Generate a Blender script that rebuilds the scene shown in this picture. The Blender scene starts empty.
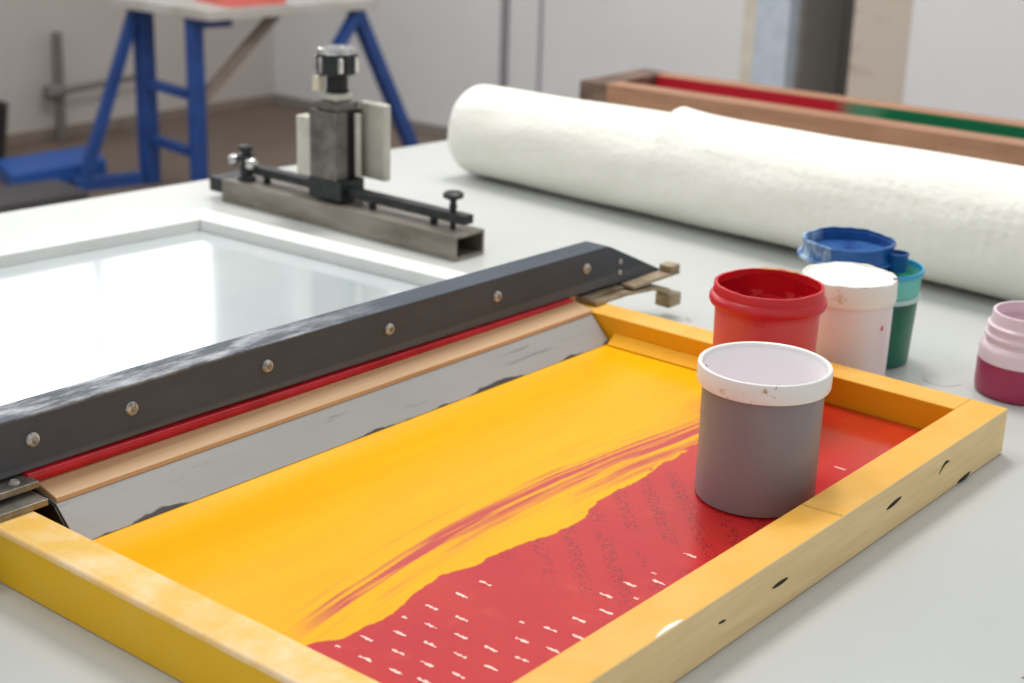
import bpy, bmesh, math, random
import numpy as np
from mathutils import Vector, Matrix
C = bpy.context.scene.collection
R_ = random.Random(7)
PI = math.pi

# ------------------------------------------------------------------ materials
def lin(c):
    return tuple(((v/255)/12.92 if v/255 <= .04045 else ((v/255+.055)/1.055)**2.4) for v in c) + (1,)

class NT:
    def __init__(s, name):
        s.m = bpy.data.materials.new(name); s.m.use_nodes = True
        s.t = s.m.node_tree; s.b = s.t.nodes['Principled BSDF']
        s.co = s.t.nodes.new('ShaderNodeTexCoord')
    def n(s, typ, **kw):
        o = s.t.nodes.new(typ)
        for k, v in kw.items(): setattr(o, k, v)
        return o
    def l(s, a, b): s.t.links.new(a, b)
    def obj(s, scale=(1,1,1), rot=(0,0,0)):
        mp = s.n('ShaderNodeMapping'); mp.inputs['Scale'].default_value = scale; mp.inputs['Rotation'].default_value = rot
        s.l(s.co.outputs['Object'], mp.inputs[0]); return mp.outputs[0]
    def noise(s, sc, det=4, vec=None, rough=.55, dist=0):
        t = s.n('ShaderNodeTexNoise'); t.inputs['Scale'].default_value = sc; t.inputs['Detail'].default_value = det
        t.inputs['Roughness'].default_value = rough; t.inputs['Distortion'].default_value = dist
        s.l(vec if vec is not None else s.co.outputs['Object'], t.inputs['Vector']); return t.outputs['Fac']
    def ramp(s, fac, a, b, ca=0., cb=1.):
        r = s.n('ShaderNodeMapRange'); r.inputs[1].default_value = a; r.inputs[2].default_value = b
        r.inputs[3].default_value = ca; r.inputs[4].default_value = cb; r.clamp = True
        s.l(fac, r.inputs[0]); return r.outputs[0]
    def math(s, op, a, b=None):
        m = s.n('ShaderNodeMath', operation=op)
        for i, x in enumerate((a, b)):
            if x is None: continue
            if isinstance(x, (int, float)): m.inputs[i].default_value = x
            else: s.l(x, m.inputs[i])
        return m.outputs[0]
    def mix(s, fac, a, b):
        m = s.n('ShaderNodeMix', data_type='RGBA')
        if isinstance(fac, (int, float)): m.inputs[0].default_value = fac
        else: s.l(fac, m.inputs[0])
        for i, x in ((6, a), (7, b)):
            if isinstance(x, tuple): m.inputs[i].default_value = x if len(x) == 4 else lin(x)
            else: s.l(x, m.inputs[i])
        return m.outputs[2]
    def xyz(s):
        x = s.n('ShaderNodeSeparateXYZ'); s.l(s.co.outputs['Object'], x.inputs[0]); return x.outputs
    def col(s, x):
        if isinstance(x, tuple): s.b.inputs['Base Color'].default_value = lin(x) if len(x) == 3 else x
        else: s.l(x, s.b.inputs['Base Color'])
    def bump(s, h, st=.2, d=.001):
        b = s.n('ShaderNodeBump'); b.inputs['Strength'].default_value = st; b.inputs['Distance'].default_value = d
        s.l(h, b.inputs['Height']); s.l(b.outputs[0], s.b.inputs['Normal'])
    def set(s, **kw):
        for k, v in kw.items():
            i = s.b.inputs[k.replace('_', ' ')]
            if isinstance(v, (int, float, tuple)): i.default_value = v
            else: s.l(v, i)
        return s.m

def pm(name, c, rough=.5, metal=0., c2=None, sc=20, lo=.4, hi=.7, bump=0, bsc=None, stretch=(1,1,1), **kw):
    """plain material: base colour with a soft noise variation towards c2 and a fine bump"""
    t = NT(name)
    c2 = c2 or tuple(min(255, int(v*.93)) for v in c)
    f = t.noise(sc, 5, t.obj(stretch))
    t.col(t.mix(t.ramp(f, lo, hi), c, c2))
    if bump: t.bump(t.noise(bsc or sc*6, 4, t.obj(stretch)), bump, .002)
    return t.set(Roughness=rough, Metallic=metal, **kw)

def stained(name, c, spots, rough=.4, sc=55, lo=.63, hi=.68, **kw):
    t = NT(name)
    f = t.noise(sc, 6, None, .6)
    big = t.noise(sc*.2, 2)
    t.col(t.mix(t.ramp(t.math('MULTIPLY', f, t.ramp(big, .35, .6, .75, 1.12)), lo, hi), c, spots))
    return t.set(Roughness=rough, **kw)

# ------------------------------------------------------------------ mesh helpers
def box(bm, x0, x1, y0, y1, z0, z1, mat=0):
    vs = [bm.verts.new(p) for p in ((x0,y0,z0),(x1,y0,z0),(x1,y1,z0),(x0,y1,z0),(x0,y0,z1),(x1,y0,z1),(x1,y1,z1),(x0,y1,z1))]
    fs = []
    for q in ((3,2,1,0),(4,5,6,7),(0,1,5,4),(1,2,6,5),(2,3,7,6),(3,0,4,7)):
        f = bm.faces.new([vs[i] for i in q]); f.material_index = mat; fs.append(f)
    return vs, fs

def prism(bm, a, b):
    """closed prism between two polygons with the same number of points"""
    A = [bm.verts.new(p) for p in a]; B = [bm.verts.new(p) for p in b]; n = len(A)
    bm.faces.new(A); bm.faces.new(B[::-1])
    for i in range(n): bm.faces.new((A[i], B[i], B[(i+1) % n], A[(i+1) % n]))
    bmesh.ops.recalc_face_normals(bm, faces=bm.faces)

def slab(bm, poly, z0, z1): prism(bm, [(x, y, z0) for x, y in poly], [(x, y, z1) for x, y in poly])

def bar(bm, a, b, w, h=None, up=(0,0,1)):
    """rectangular bar from a to b"""
    a, b = Vector(a), Vector(b); d = (b-a).normalized(); h = h or w
    s = d.cross(Vector(up));
    if s.length < 1e-4: s = d.cross(Vector((1,0,0)))
    s.normalize(); u = s.cross(d)
    q = [s*w/2+u*h/2, s*-w/2+u*h/2, s*-w/2-u*h/2, s*w/2-u*h/2]
    prism(bm, [a+k for k in q], [b+k for k in q])

def lathe(bm, prof, c=(0,0,0), seg=64, jit=None, axis=None):
    """revolve (r, z) profile round a vertical axis through c; jit(ang, r, z)->(r, z)"""
    rings = []
    for r, z in prof:
        ring = []
        for k in range(seg):
            a = 2*PI*k/seg
            rr, zz = jit(a, r, z) if jit else (r, z)
            if r < 1e-6:
                ring = [bm.verts.new((c[0], c[1], c[2]+zz))]; break
            p = Vector((rr*math.cos(a), rr*math.sin(a), zz))
            if axis: p = axis @ p
            ring.append(bm.verts.new(p + Vector(c)))
        rings.append(ring)
    for A, B in zip(rings, rings[1:]):
        if len(A) == 1 and len(B) == 1: continue
        for k in range(seg):
            j = (k+1) % seg
            if len(A) == 1: bm.faces.new((A[0], B[k], B[j]))
            elif len(B) == 1: bm.faces.new((A[k], A[j], B[0]))
            else: bm.faces.new((A[k], A[j], B[j], B[k]))
    bmesh.ops.recalc_face_normals(bm, faces=bm.faces)

AX_X = Matrix.Rotation(PI/2, 3, 'Y')          # lathe axis z -> +x
AX_Y = Matrix.Rotation(-PI/2, 3, 'X')         # lathe axis z -> +y

def tube(bm, pts, r, seg=12):
    pts = [Vector(p) for p in pts]; rings = []
    for i, p in enumerate(pts):
        d = (pts[min(i+1, len(pts)-1)] - pts[max(i-1, 0)]).normalized()
        s = d.cross(Vector((0,0,1)));
        if s.length < 1e-3: s = d.cross(Vector((1,0,0)))
        s.normalize(); u = s.cross(d); rr = r[i] if isinstance(r, (list, tuple)) else r
        rings.append([bm.verts.new(p + rr*(math.cos(2*PI*k/seg)*s + math.sin(2*PI*k/seg)*u)) for k in range(seg)])
    for A, B in zip(rings, rings[1:]):
        for k in range(seg): bm.faces.new((A[k], A[(k+1)%seg], B[(k+1)%seg], B[k]))
    bm.faces.new(rings[0][::-1]); bm.faces.new(rings[-1])
    bmesh.ops.recalc_face_normals(bm, faces=bm.faces)

def obj(name, bm, mats, parent=None, bevel=0, seg=3, smooth=True, origin=None, ang=40):
    o0 = Vector(origin) if origin else Vector((0,0,0))
    root = parent
    while root is not None and root.parent is not None: root = root.parent
    if root is not None: o0 = Vector(root['_o']) if '_o' in root else Vector(root.location)
    if not isinstance(bm, bpy.types.Mesh):
        bmesh.ops.translate(bm, verts=bm.verts, vec=-o0)
        me = bpy.data.meshes.new(name); bm.to_mesh(me); bm.free()
    else:
        me = bm; me.transform(Matrix.Translation(-o0))
    for m in (mats if isinstance(mats, (list, tuple)) else [mats]): me.materials.append(m)
    o = bpy.data.objects.new(name, me); C.objects.link(o)
    if parent is not None: o.parent = parent
    else: o.location = o0
    if smooth:
        for p in me.polygons: p.use_smooth = True
        if hasattr(me, 'set_sharp_from_angle'): me.set_sharp_from_angle(angle=math.radians(ang))
    if bevel:
        md = o.modifiers.new('bevel', 'BEVEL'); md.width = bevel; md.segments = seg; md.limit_method = 'ANGLE'; md.angle_limit = math.radians(35)
        md.harden_normals = True
    return o

def tag(o, label, cat, group=None, kind=None):
    o['label'] = label; o['category'] = cat
    if group: o['group'] = group
    if kind: o['kind'] = kind
    return o
def thing(name, label, cat, loc, group=None):
    o = bpy.data.objects.new(name, None); C.objects.link(o); o.empty_display_size = .05
    o.location = loc; o['_o'] = tuple(loc); return tag(o, label, cat, group)
def struct(o): o['kind'] = 'structure'; return o
BM = bmesh.new

# ------------------------------------------------------------------ shared materials
WHITE_PL = (232, 232, 230)
M = {}
def table_mat():
    t = NT('white_laminate')
    f = t.noise(2.2, 4); g = t.noise(160, 5, None, .7)
    c = t.mix(t.ramp(f, .35, .7), (198, 200, 197), (190, 192, 189))
    sp = t.noise(30, 6, None, .7)
    c = t.mix(t.ramp(sp, .70, .74, 0, .35), c, (150, 150, 148))
    t.col(c); t.bump(g, .04, .001)
    return t.set(Roughness=.3, Specular_IOR_Level=.55)
M['table'] = table_mat()
M['steel'] = pm('worn_steel', (160, 156, 146), .38, .6, (108, 100, 90), 35, .35, .7, .25)
M['raw_steel'] = pm('raw_steel_rail', (158, 152, 142), .42, .45, (96, 86, 74), 22, .35, .7, .3, stretch=(1,.25,1))
M['bronze'] = pm('tarnished_metal', (184, 168, 140), .42, .4, (140, 120, 96), 40, .35, .7, .2)
M['black'] = pm('black_rubber', (14, 13, 13), .6)
M['dark_metal'] = pm('blackened_metal', (34, 38, 40), .42, .3, (52, 54, 54), 60)
M['chrome'] = pm('polished_chrome', (215, 214, 210), .16, 1., (170, 170, 168), 30)
M['cast'] = pm('cast_alloy', (206, 203, 190), .42, .1, (184, 180, 166), 30, .35, .7, .15)
M['cast_dark'] = pm('dark_cast_alloy', (126, 121, 114), .4, .4, (84, 79, 74), 30, .35, .7, .15)

# ------------------------------------------------------------------ worktable
tb = thing('worktable', 'big white laminate worktable that carries the print frame, jars and roll', 'table', (0, 0, -.85))
bm = BM(); slab(bm, [(-2.2,-1.3), (1.44,-1.3), (1.44,1.385), (-2.2,1.765)], -.035, 0)
obj('tabletop', bm, M['table'], tb, .003)
for lx, ly in ((-2.1,-1.2), (1.3,-1.2), (1.3,1.25), (-2.1,1.6)):
    bm = BM(); box(bm, lx-.03, lx+.03, ly-.03, ly+.03, -.85, -.0352); obj('leg', bm, M['dark_metal'], tb, .003)

def stain(pts, w, mat):
    bm = BM(); n = len(pts); lo, hi = [], []
    for i, p in enumerate(pts):
        a, b = pts[max(i-1, 0)], pts[min(i+1, n-1)]; d = Vector((b[0]-a[0], b[1]-a[1])).normalized(); u = w*(1-abs(i/(n-1)*2-1)**3*.8)
        lo.append((p[0]-d.y*u, p[1]+d.x*u)); hi.append((p[0]+d.y*u, p[1]-d.x*u))
    slab(bm, lo+hi[::-1], .00005, .0003); return obj('ink_stain', bm, mat, tb, smooth=False)
M['stn'] = pm('faint_ring_stain', (176, 168, 158), .4, 0, (186, 184, 178), 90)
stain([(.166+.022*math.cos(a), .142+.022*math.sin(a)) for a in [1.6+.22*k for k in range(16)]], .0011, M['stn'])
stain([(.152, .490), (.146, .482), (.141, .473)], .003, M['stn'])
stain([(-.4185, -.1925), (-.4130, -.1950), (-.4090, -.2000), (-.4080, -.2060)], .0022, pm('dark_scuff', (96, 92, 90), .6))

# ------------------------------------------------------------------ yellow screen printing frame
HT, L, W, RW = .0495, .8469, .60, .04
def yellow_wood(name, base, pale, deep, raw=None, amt=.5):
    t = NT(name)
    f = t.noise(26, 6, t.obj((1,1,1)), .6); g = t.noise(7, 4); k = t.noise(120, 4)
    c = t.mix(t.ramp(f, .42, .68, 0, amt), base, pale)
    c = t.mix(t.ramp(g, .55, .75, 0, .6), c, deep)
    t.col(c); t.bump(k, .12, .001)
    return t.set(Roughness=.5, Specular_IOR_Level=.35)
M['yw_top'] = yellow_wood('yellow_stained_wood', (238, 178, 72), (243, 196, 108), (230, 162, 42))
M['yw_worn'] = yellow_wood('worn_yellow_wood', (240, 192, 94), (246, 216, 164), (234, 172, 42), amt=.9)
M['yw_side'] = yellow_wood('mustard_paint', (240, 186, 12), (238, 190, 60), (222, 170, 6), amt=.5)
M['yw_inner'] = yellow_wood('yellow_ink_wood', (232, 165, 8), (235, 172, 24), (222, 152, 4))
M['yw_edge'] = yellow_wood('scuffed_wood_edge', (242, 196, 120), (248, 222, 184), (238, 184, 70), amt=.9)
def raw_wood():
    t = NT('raw_pine_side')
    gr = t.noise(18, 5, t.obj((.6, 8, 8)), .6); f = t.noise(14, 4)
    c = t.mix(t.ramp(gr, .35, .7), (244, 214, 160), (232, 200, 142))
    c = t.mix(t.ramp(f, .55, .75, 0, .5), c, (232, 208, 164))
    t.col(c); t.bump(gr, .1, .001); return t.set(Roughness=.62)
M['raw'] = raw_wood()
M['gouge'] = pm('dark_gouge', (46, 36, 24), .8)

fr = thing('screen_printing_frame', 'large yellow wooden screen printing frame with red mesh in the foreground', 'printing screen', (-L/2, W/2, 0))
def rail(x0, x1, y0, y1, faces, bev=.0016):
    """a rail whose six faces take materials by direction: dict normal->slot"""
    bm = BM(); vs, fs = box(bm, x0, x1, y0, y1, .0003, HT)
    for f, key in zip(fs, ('-z', '+z', '-y', '+x', '+y', '-x')): f.material_index = faces.get(key, 0)
    return bm
mats = [M['yw_top'], M['yw_inner'], M['raw'], M['yw_side'], M['yw_worn']]
o_long = obj('long_rail', rail(-L+RW, 0, 0, RW, {'-y': 2, '+y': 1, '+x': 2}), mats, fr, .0014)
obj('long_rail', rail(-L+RW, 0, W-RW, W, {'-y': 1}), mats, fr, .0014)
obj('short_rail', rail(-RW, 0, RW, W-RW, {'-x': 1, '+x': 3}), mats, fr, .0014)
bm = rail(-L, -L+RW, 0, W, {'-x': 3, '+x': 1, '+z': 4, '-y': 2})
for f in bm.faces: pass
e = [e for e in bm.edges if all(abs(v.co.x+L) < 1e-6 and abs(v.co.z-HT) < 1e-6 for v in e.verts)]
r = bmesh.ops.bevel(bm, geom=e, offset=.0045, segments=3, affect='EDGES', profile=.5)
for f in r['faces']: f.material_index = 5
obj('short_rail', bm, mats + [M['yw_edge']], fr, .0014)
# dark tool marks cut into the raw side of the rail
def gouge(x, z, ln, tilt, h=.0022, curve=0.):
    bm = BM(); n = 12; top, bot = [], []
    for i in range(n+1):
        u = i/n*2-1; th = h*(1-u*u)**.7*.5+.0001
        px = x+u*ln/2; pz = z+u*ln/2*tilt+curve*(1-u*u)
        top.append((px, -.00035, pz+th)); bot.append((px, -.00035, pz-th))
    poly = bot+top[::-1]
    prism(bm, poly, [(a, .0006, c) for a, b, c in poly]); return bm
for g in ((-.2506,.0284,.030,.10,.0042,0), (-.1462,.0298,.021,.35,.0034,.004), (-.4525,.0256,.026,.0,.0036,0), (-.5402,.0262,.011,-.1,.0022,0), (-.094,.0035,.03,.08,.005,-.001)):
    obj('tool_mark', gouge(*g), M['gouge'], fr, smooth=False)

# saw seam across the rail top and a white chip on its edge
def flat_mark(poly, mat, name, z=HT):
    bm = BM(); slab(bm, poly, z-.0004, z+.00025); obj(name, bm, mat, fr, smooth=False)
flat_mark([(-.352,.0015), (-.3475,.0015), (-.3520,.0385), (-.3545,.0385)], pm('brown_seam', (196, 146, 62), .6, 0, (226, 172, 74), 160), 'seam')
flat_mark([(-.632,.0008), (-.618,.0012), (-.600,.0008), (-.594,.0012), (-.600,.0042), (-.612,.0054), (-.624,.0036)], pm('white_chip', (252, 246, 232), .6), 'paint_chip')

# the stretched mesh with ink colour fields computed over its own surface
ZM = .0185
bx = np.array([-.82,-.7604,-.7426,-.7109,-.6784,-.6522,-.622,-.5934,-.5555,-.519,-.489,-.4577,-.4113,-.3492,-.2971,-.2437,-.15,-.0463,0])
by = np.array([.226,.2165,.2058,.2040,.2096,.2170,.2200,.2125,.2099,.2069,.1985,.1994,.2116,.2130,.2178,.2190,.205,.178,.176])
def vnoise(x, y, seed):
    rg = np.random.RandomState(seed); g = rg.rand(256, 256)
    xi, yi = np.floor(x).astype(int), np.floor(y).astype(int); fx, fy = x-xi, y-yi
    fx = fx*fx*(3-2*fx); fy = fy*fy*(3-2*fy)
    def G(a, b): return g[a % 256, b % 256]
    return (G(xi,yi)*(1-fx)+G(xi+1,yi)*fx)*(1-fy) + (G(xi,yi+1)*(1-fx)+G(xi+1,yi+1)*fx)*fy
def make_mesh_cloth():
    xs = np.arange(-L+RW+.0002, -RW, .0014); ys = np.concatenate([np.arange(RW+.0002, .34, .0012), np.arange(.34, W-RW, .004)])
    X, Y = np.meshgrid(xs, ys, indexing='ij'); nx, ny = X.shape
    yb = np.interp(X, bx, by) + .004*(vnoise(X*60, X*0, 3)-.5) + .0016*(vnoise(X*240, Y*0, 5)-.5)
    d = Y-yb
    # long smeared streaks that follow the pull of the squeegee
    yc = np.interp(X, [-.80,-.76,-.70,-.62,-.56,-.49,-.40,-.28,-.19,-.10,0], [.228,.235,.246,.257,.262,.264,.264,.257,.248,.238,.23]) + .004*(vnoise(X*9, X*0, 13)-.5)
    e = Y-yc
    n1 = vnoise(X*6+2, e*150+40, 21); n2 = vnoise(X*7+9, e*260+90, 22); n3 = vnoise(X*15, e*560+70, 23); n4 = vnoise(X*40, Y*150, 24)
    lng = np.clip((X+.775)/.07, 0, 1)
    main = np.exp(-(e/(.0070+.0050*vnoise(X*8, X*0, 15)))**2)*np.clip((.45*n1+.35*n2+.2*n3-.27)*4.5, 0, 1)
    fine = np.exp(-((e-.003)/.026)**2)*np.clip((.5*n2+.5*n3-.455)*4.6, 0, 1)*(.45+.5*n4)
    right = np.clip((X+.46)/.14, 0, 1)
    low = np.exp(-((d-.020)/.017)**2)*right*np.clip((.5*n1+.5*n3-.40)*4.4, 0, 1)
    st = np.clip(main+fine+low, 0, 1)*lng*(d > .003)
    ink = np.clip((d+.012*right*(n2-.5)*(n4 > .35))/.0014+.5, 0, 1)
    # behind the jar the squeegee stroke is thin and reddish
    far = np.clip((X+.17)/.05, 0, 1)*np.clip((.30-Y)/.08, 0, 1)
    ink = ink*(1-far)
    # rows of small printed text run diagonally over the exposed film
    q = (X-Y)
    tri = np.abs(((q+.594)/.0405+.5) % 1-.5)*2
    stripe = np.clip((.55-tri)*5, 0, 1)*np.clip((X+.58)/.04, 0, 1)*np.clip((-.30-X)/.03, 0, 1)*(vnoise(X*22, Y*22, 31) > .22)
    stripe *= np.clip((yb-Y)/.004+2.5, 0, 1)
    smear = vnoise((X)*3, (Y-.0*X)*60, 41)
    co = np.stack([X, Y, np.full_like(X, ZM)], -1).reshape(-1, 3)
    i = np.arange(nx*ny).reshape(nx, ny)
    q4 = np.stack([i[:-1,:-1], i[1:,:-1], i[1:,1:], i[:-1,1:]], -1).reshape(-1, 4)
    me = bpy.data.meshes.new('printing_mesh')
    me.vertices.add(len(co)); me.vertices.foreach_set('co', co.ravel().astype(np.float32))
    me.loops.add(q4.size); me.loops.foreach_set('vertex_index', q4.ravel().astype(np.int32))
    me.polygons.add(len(q4)); me.polygons.foreach_set('loop_start', np.arange(0, q4.size, 4, dtype=np.int32)); me.polygons.foreach_set('loop_total', np.full(len(q4), 4, dtype=np.int32))
    me.update(calc_edges=True); me.validate()
    for nm, a in (('ink', ink), ('streak', st), ('stripe', stripe), ('far', far*(.35+.9*smear))):
        at = me.attributes.new(nm, 'FLOAT', 'POINT'); at.data.foreach_set('value', a.ravel().astype(np.float32))
    return me
def cloth_mat():
    t = NT('inked_screen_mesh')
    def A(n):
        a = t.n('ShaderNodeAttribute', attribute_name=n); return a.outputs['Fac']
    big = t.noise(9, 4); fine = t.noise(420, 3); mid = t.noise(40, 5)
    red = t.mix(t.ramp(big, .35, .7), (198, 24, 32), (206, 42, 30))
    red = t.mix(t.ramp(mid, .58, .75, 0, .35), red, (214, 70, 58))
    txt = t.n('ShaderNodeTexVoronoi'); txt.inputs['Scale'].default_value = 330; t.l(t.obj((1,1,1),(0,0,.78)), txt.inputs['Vector'])
    tx = t.ramp(txt.outputs['Distance'], .30, .48, 1, 0)
    red = t.mix(t.math('MULTIPLY', A('stripe'), t.math('MULTIPLY', tx, .62)), red, (70, 18, 22))
    red = t.mix(t.math('MULTIPLY', A('far'), .5), red, (176, 66, 26))
    wv = t.noise(14, 3, t.obj((.35, 3, 1)))
    yel = t.mix(t.ramp(wv, .35, .7), (245, 178, 0), (250, 186, 3))
    pink = t.mix(t.ramp(fine, .3, .7), (208, 76, 66), (194, 88, 92))
    yel = t.mix(A('streak'), yel, pink)
    c = t.mix(A('ink'), red, yel)
    t.col(c)
    h = t.math('ADD', t.math('MULTIPLY', A('ink'), 1.0), t.math('MULTIPLY', t.math('MULTIPLY', wv, A('ink')), .6))
    h = t.math('SUBTRACT', h, t.math('MULTIPLY', A('streak'), .5))
    t.bump(h, .12, .001)
    rg = t.ramp(A('ink'), 0, 1, .16, .28)
    return t.set(Roughness=rg, Specular_IOR_Level=t.ramp(A('ink'), 0, 1, .85, .2))
M['cloth'] = cloth_mat()
mc = obj('printing_mesh', make_mesh_cloth(), [M['cloth']], fr)
md = mc.modifiers.new('thick', 'SOLIDIFY'); md.thickness = .0006; md.offset = -1
mc['label'] = 'red printing mesh half covered with smeared yellow ink'
# pale printed dashes on the film
M['dash'] = pm('pale_print', (250, 205, 190), .35, 0, (252, 232, 222), 400)
dash = [(-.6897,.1936),(-.6638,.1889),(-.6332,.1848),(-.6047,.1839),(-.7103,.1794),(-.6858,.1699),(-.6619,.1597),(-.7071,.1515),(-.6825,.1422),(-.7317,.1611),(-.6813,.1133),(-.6559,.1041),(-.7294,.1341),(-.704,.1242),(-.6775,.0865),(-.7023,.0955),(-.7524,.1438),(-.7259,.1064),(-.7484,.1196),(-.5264,.0962),(-.5074,.0807),(-.5549,.0995),(-.6015,.0913),(-.5769,.0833),(-.6282,.0985),(-.6231,.0749),(-.6514,.0781),(-.6345,.1216),(-.7327,.1928),(-.7545,.1723),(-.7555,.2001),(-.1921,.085),(-.497,.0928),(-.5426,.0787),(-.4488,.089)]
small = {0, 27, 30, 32, 33}
for i, (x, y) in enumerate(dash):                # each mark is a short worn run of tiny joined letters
    ln = .0125 if i not in small else .0045
    n = 9; lo, hi = [], []
    for j in range(n):
        u = j/(n-1); w = .0009+R_.random()*.0009; sh = R_.uniform(-.0006, .0006)
        if 0 < j < n-1 and R_.random() < .25: w *= .35
        if j in (0, n-1): w *= .6
        cy = y+ln*(u-.5); lo.append((x+sh-w, cy)); hi.append((x+sh+w, cy))
    bm = BM(); slab(bm, hi[::-1]+lo if False else lo+hi[::-1], ZM+.00002, ZM+.00035)
    obj('printed_mark', bm, M['dash'], fr, smooth=False)
# rolled-up fillet of yellow ink and tape along the foot of the short rail
bm = BM()
prism(bm, [(-RW-.0002, .30, ZM+.0002), (-RW-.0002, .30, ZM+.012), (-RW-.006, .30, ZM+.007), (-RW-.016, .30, ZM+.0008)],
          [(-RW-.0002, .466, ZM+.0002), (-RW-.0002, .466, ZM+.013), (-RW-.006, .466, ZM+.008), (-RW-.016, .466, ZM+.0008)])
obj('ink_fillet', bm, pm('thick_yellow_ink', (252, 184, 8), .45, Specular_IOR_Level=.2), fr, .002)

# ------------------------------------------------------------------ squeegee carriage
sq = thing('squeegee_carriage', 'long dark squeegee beam with screws, red rubber and grey flood blade across yellow frame', 'squeegee', (-.43, .535, HT))
def beam_mat():
    t = NT('dark_coated_beam'); X, Y, Z = t.xyz()
    f = t.noise(16, 6, t.obj((.35, 1, 1)), .65); g = t.noise(70, 6, t.obj((.3, 1, 1)), .7)
    c = t.mix(t.ramp(f, .35, .7), (80, 87, 97), (68, 74, 83))
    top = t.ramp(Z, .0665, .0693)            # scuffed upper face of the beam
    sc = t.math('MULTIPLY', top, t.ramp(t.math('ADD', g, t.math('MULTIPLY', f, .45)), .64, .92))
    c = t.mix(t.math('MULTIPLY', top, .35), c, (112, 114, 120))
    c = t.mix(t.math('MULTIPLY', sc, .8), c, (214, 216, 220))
    low = t.ramp(Z, .0225, .0265, .35, 0)
    c = t.mix(low, c, (120, 122, 120))
    t.col(c); t.bump(g, .08, .001)
    return t.set(Roughness=.6, Specular_IOR_Level=.2)
M['beam'] = beam_mat()
y0, y1, zb, zt = .535, .5705, .0687, .1194
bm = BM()
pr = [(-1.06, zb), (.02, zb), (.1490, zb-.0065), (.1490, zb-.0035), (.036, zt-.0035), (.026, zt), (-1.06, zt)]
dz = lambda x: -.0085*max(0, x+.6)/.7
pr = [(-1.06, zb), (-.6, zb)] + [(x, z+dz(x)) for x, z in pr[1:6]] + [(-.6, zt), (-1.06, zt)]
prism(bm, [(x, y0, z) for x, z in pr], [(x, y1, z) for x, z in pr])
obj('beam', bm, M['beam'], sq, .0035, 3)
M['screw'] = pm('screw_metal', (200, 197, 190), .4, .15, (120, 112, 100), 240, .4, .7)
for i, (x, z) in enumerate(((-.7815,.0965), (-.680,.0965), (-.5207,.0965), (-.3534,.0955), (-.1809,.0945), (-.0165,.0945))):
    bm = BM()
    lathe(bm, [(0,.0), (.0064,0), (.0064,-.0014), (.005,-.0034), (.0031,-.0040), (.0027,-.0022), (0,-.0020)], (x, y0-.0002, z+.3*dz(x)), 24, axis=AX_Y)
    obj('screw', bm, M['screw'], sq)
for z in (.0875, .0735):
    bm = BM(); lathe(bm, [(0,0), (.0035,0), (.0030,-.0016), (0,-.0018)], (.052, y0-.0002, z), 16, axis=AX_Y); obj('rivet', bm, M['screw'], sq)
def sweep_x(x0, x1, prof):
    bm = BM(); prism(bm, [(x0, y, z) for y, z in prof], [(x1, y, z) for y, z in prof]); return bm
M['red_rub'] = pm('red_rubber', (196, 18, 34), .3, 0, (168, 12, 26), 25)
pf = [(.5305,.0585), (.529,.0635), (.5305,.0686), (.546,.0686), (.546,.0585)]
bm = BM(); prism(bm, [(-.792, y, z) for y, z in pf], [(-.045, y, z+dz(-.045)+(.0025 if z < .06 else 0)) for y, z in pf])
obj('rubber_squeegee', bm, M['red_rub'], sq, .002)
def mdf():
    t = NT('tan_wood_strip'); gr = t.noise(20, 5, t.obj((.25, 6, 6)))
    t.col(t.mix(t.ramp(gr, .35, .7), (206, 168, 126), (190, 150, 108))); return t.set(Roughness=.5)
M['mdf'] = mdf()
obj('wood_strip', sweep_x(-.7825, -.0405, [(.5030,.0477), (.5040,.0520), (.5325,.0583), (.550,.0583), (.550,.0530)]), M['mdf'], sq, .0008)
def blade_mat():
    t = NT('grey_blade_metal'); X, Y, Z = t.xyz()
    f = t.noise(10, 5, t.obj((.3,1,1))); g = t.noise(60, 5, t.obj((.35, 1, 1)), .65); b = t.noise(9, 3, t.obj((1,.1,.1)))
    c = t.mix(t.ramp(f, .35, .7), (172, 173, 171), (160, 161, 159))
    scr = t.noise(35, 4, t.obj((.25, 4, 4)), .6)
    c = t.mix(t.ramp(scr, .64, .70, 0, .5), c, (120, 120, 120))
    edge = t.math('SUBTRACT', t.math('ADD', t.math('MULTIPLY', b, .024), t.math('MULTIPLY', g, .010)), t.math('ADD', Z, .0305+.0165))
    c = t.mix(t.ramp(edge, .0, .0012), c, (72, 66, 70))
    t.col(c); t.bump(g, .05, .001); return t.set(Roughness=.45, Metallic=.15)
M['blade'] = blade_mat()
obj('flood_blade', sweep_x(-.7835, -.0428, [(.4738,.0190), (.5032,.0475), (.549,.0525), (.549,.0515), (.5042,.0464), (.4752,.0190)]), M['blade'], sq, .0003, 1, ang=20)
for xa, xb in ((-.786, -.7838), (-.0426, -.0408)):  # black fillers added to darken the hollow behind the blade ends
    obj('dark_void_fill', sweep_x(xa, xb, [(.4775,.0200), (.5035,.0462), (.534,.0525), (.560,.0525), (.560,.0200)]), M['black'], sq)
# steel carrier plates that rest on the frame's rails
def plate(x0, x1, ya, yb, z0, z1, name, mat, screw=None):
    bm = BM(); box(bm, x0, x1, ya, yb, z0, z1); p = obj(name, bm, mat, sq, .0008)
    if screw:
        b = BM(); lathe(b, [(0,.0026), (.003,.0026), (.0046,.0012), (.005,0), (0,0)], (screw[0], screw[1], z1), 20); obj('screw', b, M['screw'], p)
plate(-.99, -.792, .5005, .575, .0497, .0558, 'carrier_plate', M['steel'])
plate(-.99, -.789, .5170, .575, .0600, .0660, 'carrier_plate', M['steel'], (-.806, .528))
bm = BM(); box(bm, -.99, -.80, .540, .572, .0559, .0599); obj('spacer', bm, M['black'], sq)
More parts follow.
